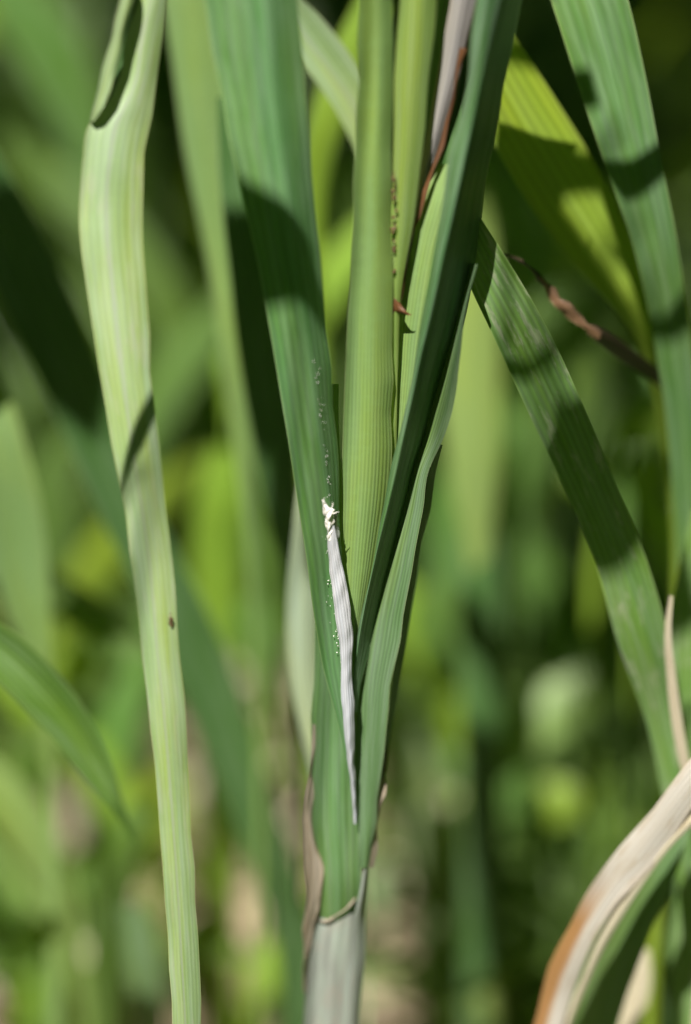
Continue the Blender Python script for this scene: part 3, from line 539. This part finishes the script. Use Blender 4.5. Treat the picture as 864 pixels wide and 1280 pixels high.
# ================================================================== meadow behind (uncountable)
def meadow(name, label, n, xr, yr, hr, wr, mat, seed, keep=None, lean=0.5, seg=7):
    r = np.random.default_rng(seed); V = []; F = []; U = []; k = 0
    while k < n:
        y = r.uniform(*yr); half = (y + 0.52) * 0.15 + xr
        x = r.uniform(-half, half)
        if keep is not None and not keep(x, y, r): 
            continue
        h = r.uniform(*hr); wd = r.uniform(*wr); az = r.uniform(0, 2 * math.pi); ln = abs(r.normal(0, lean)) * h; fa = az + math.pi / 2 + r.normal(0, .4)
        t = np.linspace(0, 1, seg)
        bend = r.uniform(1.6, 3.2)
        cx = x + math.cos(az) * ln * t**bend; cy = y + math.sin(az) * ln * t**bend; cz = h * (t - 0.28 * (ln / h) * t**3) - 0.012
        ww = wd / 2 * np.minimum(1, (1 - t) * 2.6 + 0.02)**0.8
        sx, sy = math.cos(fa), math.sin(fa); fold = wd * 0.18
        c = np.stack([cx, cy, cz], -1)
        L = c + np.stack([-sx * ww, -sy * ww, ww * 0], -1); R = c + np.stack([sx * ww, sy * ww, ww * 0], -1)
        M = c + np.stack([-sy * fold * t * (1 - t) * 3, sx * fold * t * (1 - t) * 3, 0 * t], -1)
        o = len(V) * seg * 3
        V.append(np.stack([L, M, R], 1).reshape(-1, 3)); vv = t * h * 100 + k * 3.3
        U.append(np.stack([np.stack([0 * t, vv], -1), np.stack([0 * t + .5, vv], -1), np.stack([0 * t + 1, vv], -1)], 1).reshape(-1, 2))
        i = np.arange(seg - 1)[:, None] * 3 + o
        F.append(np.concatenate([np.hstack([i, i + 1, i + 4, i + 3]), np.hstack([i + 1, i + 2, i + 5, i + 4])]))
        k += 1
    o = mesh_obj(name, np.vstack(V), np.vstack(F).tolist(), mat, None, np.vstack(U))
    return tag(o, label, 'grass', None, 'stuff')
# clearings where bare soil shows between the tufts
CLEAR = [(ground_at(335, 915), .065), (ground_at(312, 1060), .06), (ground_at(525, 1110), .035), (ground_at(520, 1230), .04)]
def keep(x, y, r):
    for c, rad in CLEAR:
        if (x - c[0])**2 + (y - c[1])**2 < rad**2: return False
        q = np.array([x - c[0], y - c[1]]); sh = np.array([-.5145, -.8575]); tt = np.clip(q @ sh, 0, .17)
        if np.hypot(*(q - sh * tt)) < rad: return False
        # sight line: nothing tall just in front of a clearing
        if 0 < c[1] - y < 0.3 and abs(x - c[0] * (y - CAM[1]) / (c[1] - CAM[1])) < rad * 0.75: return False
    return True
meadow('meadow_grass', 'blurred thick green meadow grass filling the background', 2600, .12, (.62, 3.2), (.12, .36), (.006, .014), 'leaf_grass', 5, keep)
meadow('meadow_grass', 'loose darker grass tufts close behind the shoots', 330, .05, (.24, .62), (.06, .18), (.006, .012), 'leaf_grass', 6, keep)
meadow('meadow_grass', 'scattered lime tinted grass among the meadow', 500, .1, (.5, 2.6), (.1, .34), (.006, .014), 'leaf_lime', 8, keep)
meadow('low_grass', 'short ground cover of fine leaves on the soil', 9000, .08, (.12, 1.1), (.03, .1), (.006, .014), 'leaf_grass', 9, keep, lean=.9, seg=5)
meadow('dead_grass', 'straw coloured dead grass lying in the meadow', 260, .1, (.2, 1.8), (.02, .07), (.004, .009), 'leaf_dry', 11, None, lean=2.2)

# ================================================================== what shades the place (above and left of the frame)
SD = np.array(SUN_DIR)
def shade_blade(tpts, d, mat, parent, name='leaf_blade', n=60, far=0.33):
    """an arching blade that stands d metres up the sunbeam from the places it shades; tpts (px, py, width px, off)"""
    c = [P(p[0], p[1], p[3]) + SD * d for p in tpts]; wd = [p[2] * PXM * 0.56 for p in tpts]
    e0 = c[-1]
    for f, w0 in ((.004, .004), (.012, .0025), (.03, .002), (.07, .002), (.15, .002), (.25, .002), (far, .002)):
        c.append(e0 + SD * f); wd.append(w0)
    e = c[-1]
    for f in (.01, .03, .08, .2): c.append(e + np.array([-.004 - f * .1, -f * .1, -f])); wd.append(.002)
    c.append(np.array([e[0] - .03, e[1] - .03, .1])); wd.append(.002)
    c.append(np.array([e[0] - .03, e[1] - .03, -.004])); wd.append(.002)
    c = np.array(c); wd = np.array(wd)
    t = np.gradient(c, axis=0); t /= np.linalg.norm(t, axis=1, keepdims=True)
    ax = np.cross(t, SD); ax /= np.maximum(np.linalg.norm(ax, axis=1, keepdims=True), .05)
    up = np.cross(ax, t)
    M = c + up * (wd * 0.08)[:, None]
    return sheet(name, c - ax * wd[:, None] / 2, M, c + ax * wd[:, None] / 2, mat, parent, n=n, m=7)
def over(label, tpts, d, mat='leaf_dark', **kw):
    r = P(tpts[-1][0], tpts[-1][1], tpts[-1][3]) + SD * (d + .33)
    o = empty('grass_shoot', (r[0] - .03, r[1] - .02, 0)); tag(o, label, 'grass', 'grass added out of view to cast shade')  # unseen shoot added only for the shadow it throws
    shade_blade(tpts, d, mat, o, **kw)
OL = 'grass blade added out of view to cast shade on the others'
over(OL, [(402, 350, 110, 0), (388, 356, 180, 0), (358, 364, 200, 0), (325, 376, 190, 6), (300, 384, 130, 10)], 0.24)
over(OL, [(890, 180, 40, 40), (830, 200, 64, 40), (785, 222, 60, 40), (745, 205, 40, 40)], 0.17)
over(OL, [(890, 360, 60, 40), (850, 380, 80, 40), (810, 400, 80, 40), (790, 400, 30, 40)], 0.2)
over(OL, [(206, 440, 16, -3.4), (194, 490, 24, -5.4), (172, 545, 30, -7.6), (151, 602, 30, -9.4), (140, 630, 22, -10.4)], 0.12, name='thin_stalk')  # unseen stalk added; its shadow makes the diagonal stripe on the pale blade
over(OL, [(720, 415, 20, 14), (690, 436, 34, 14), (655, 455, 34, 14), (620, 480, 30, 14)], 0.20)
over(OL, [(840, 570, 120, 17), (780, 590, 170, 17), (710, 612, 190, 17), (665, 630, 120, 17)], 0.24)
over(OL, [(760, 200, 60, 52), (710, 220, 100, 52), (660, 245, 100, 52), (610, 260, 60, 52)], 0.25)
over(OL, [(700, 40, 60, 52), (668, 58, 100, 52), (620, 75, 90, 52), (590, 80, 60, 52)], 0.25)
over(OL, [(120, 440, 200, 88), (70, 390, 330, 88), (20, 330, 360, 88), (-20, 270, 300, 88)], 0.26)
over(OL, [(314, 310, 90, 75), (320, 370, 170, 75), (334, 470, 190, 76), (350, 620, 160, 78)], 0.3)
over(OL, [(655, 235, 60, 52), (690, 300, 100, 52), (735, 370, 100, 52), (790, 430, 70, 52)], 0.25)
# unseen crown added to shade the meadow behind, gaps left for lit spots
T = empty('shade_tree', (-1.15, 0.9, 0)); tag(T, 'leafy cover added out of view to shade the meadow behind the shoots', 'shade_tree')
tr = np.random.default_rng(21)
tube('trunk', [(-1.15, .9, -.02), (-1.13, .9, .5), (-1.05, .92, .9), (-.9, .95, 1.15)], [.03, .026, .02, .012], 'rust_brown', T, n=20, m=12, flat=1)
for b in range(7):
    a = b * 0.9 + .2
    tube('limb', [(-1.05, .92, .9), (-.85 + .3 * math.cos(a), .95 + .45 * math.sin(a), 1.0), (-.6 + .6 * math.cos(a), .95 + 1.0 * math.sin(a), 1.08)], [.012, .008, .003], 'rust_brown', T, n=12, m=8, flat=1)
LIT = [(586, 330, 150, .05), (588, 400, 150, .055), (590, 470, 150, .055), (592, 540, 150, .05), (595, 600, 150, .04), (240, 30, 92, .03), (252, 130, 92, .03), (270, 250, 92, .03), (285, 360, 92, .025),
       (115, 540, 92, .02), (140, 600, 92, .02), (235, 790, 97, .02), (245, 840, 97, .02), (0, 540, 80, .04), (20, 640, 80, .04), (710, 875, 187, .04), (680, 895, 185, .045), (640, 925, 183, .04),
       (272, 640, 181, .022), (335, 640, 171, .02), (510, 1020, 200, .03), (408, 140, 110, .03), (55, 1110, 140, .03), (10, 1050, 140, .03), (138, 1120, 112, .03), (100, 1250, 160, .03), (60, 725, 121, .02)]
LIT += [(q[0], q[1], q[4], .016) for q in BL]
LITP = [(P(a, b, c), r) for a, b, c, r in LIT] + [(np.array(c), r * 1.25) for c, r in CLEAR] + [(ground_at(q[0], q[1]), .025) for q in DEAD]
def wanted_all(c):
    ok = np.ones(len(c), bool)
    for p, r in LITP:
        q = c - p; q = q - (q @ SD)[:, None] * SD
        ok &= np.linalg.norm(q, axis=1) > r * .8 + .004
    return ok
def leaf_cloud(name, c, lr, wr, mat, parent, r, label=None):
    """loose leaves round the given centres, each a folded pointed leaf"""
    n = len(c); a = r.uniform(0, 2 * math.pi, n)
    ax = np.stack([np.cos(a), np.sin(a), r.normal(-.1, .55, n)], -1); ax /= np.linalg.norm(ax, axis=1, keepdims=True)
    sd = np.cross(ax, [0, 0, 1.0]) + r.normal(0, .3, (n, 3)); sd /= np.linalg.norm(sd, axis=1, keepdims=True)
    l = r.uniform(*lr, n)[:, None]; w = r.uniform(*wr, n)[:, None]; z = np.array([0, 0, -1.0])
    V = np.stack([c, c + ax * l * .3 - sd * w, c + ax * l * .35 + z * w * .3, c + ax * l * .3 + sd * w, c + ax * l * .7 - sd * w * .75, c + ax * l * .7 + z * w * .4, c + ax * l * .7 + sd * w * .75, c + ax * l + z * w * .5], 1).reshape(-1, 3)
    U = np.tile(np.array([(.5, 0), (0, 2), (.5, 2), (1, 2), (0, 4), (.5, 4), (1, 4), (.5, 6)], float), (n, 1))
    f = [(0, 1, 2), (0, 2, 3), (1, 4, 5, 2), (2, 5, 6, 3), (4, 7, 5), (5, 7, 6)]
    F = [tuple(i * 8 + k for k in q) for i in range(n) for q in f]
    return mesh_obj(name, V, F, mat, parent, U)
def crown_points(r, nc, n, bx, by, bz, spread):
    cl = np.stack([r.uniform(*bx, nc), r.uniform(*by, nc), r.uniform(*bz, nc)], -1)
    return cl[r.integers(0, nc, n)] + r.normal(0, spread, (n, 3))
c = crown_points(tr, 240, 13000, (-1.25, .5), (-.3, 2.6), (.9, 1.35), .08)
c = c[(c[:, 1] + (c[:, 2] - .9) * .62 > -.27)]
c = c[wanted_all(c)]
leaf_cloud('crown', c, (.05, .09), (.012, .022), 'leaf_dark', T, tr)
T2 = empty('shade_tree', (1.3, -.2, 0)); tag(T2, 'low leafy cover added out of view to cut sky light on the side away from the sun', 'shade_tree')  # second unseen crown, added to darken the fill from the sky
tube('trunk', [(1.3, -.2, -.02), (1.28, -.2, .5), (1.2, -.15, .9), (1.1, -.1, 1.2)], [.035, .03, .022, .012], 'rust_brown', T2, n=20, m=12, flat=1)
for k in range(6):
    a = k * 1.05
    tube('limb', [(1.2, -.15, .9), (1.15 + .3 * math.cos(a), -.1 + .5 * math.sin(a), 1.05), (1.1 + .55 * math.cos(a), 0 + 1.2 * math.sin(a), 1.15)], [.012, .008, .003], 'rust_brown', T2, n=12, m=8, flat=1)
c = crown_points(tr, 160, 6000, (.35, 1.9), (-1.6, 2.2), (.75, 1.5), .1)
leaf_cloud('crown', c[wanted_all(c)], (.07, .12), (.02, .034), 'leaf_dark', T2, tr)
# dense hedge added all round to cut low sky light
ha = tr.uniform(0, 2 * math.pi, 15000); hr = tr.uniform(2.0, 2.8, 15000) + .25 * np.sin(ha * 7)
c = np.stack([hr * np.sin(ha), hr * np.cos(ha) + .4, tr.uniform(.02, 1, 15000)**.8 * np.where(np.cos(ha - math.atan2(-.3, -.5)) > .45, 1.25, 2.4 + .2 * np.sin(ha * 11))], -1)
c = c[wanted_all(c)]
hd = leaf_cloud('shade_hedge', c, (.12, .2), (.035, .06), 'leaf_dark', None, tr)
tag(hd, 'dense dark leafy growth added all round the meadow to cut sky light', 'shade_hedge', None, 'stuff')

def ring(x, y, r):
    if y > -.85 and abs(x) < .2 + .2 * max(0, y + .6): return False
    return (x + .0)**2 + (y + .5)**2 > .2**2
meadow('meadow_grass', 'tall meadow grass standing all round outside the picture', 5200, .95, (-1.5, 1.4), (.3, .58), (.008, .016), 'leaf_grass', 31, ring, lean=.22)

def front(x, y, r): return not (y > -.05 and abs(x) < .1)
meadow('low_grass', 'short green ground cover under and before the shoots, below the picture', 6500, .45, (-1.3, .15), (.03, .085), (.006, .013), 'leaf_grass', 41, front, lean=.9, seg=5)
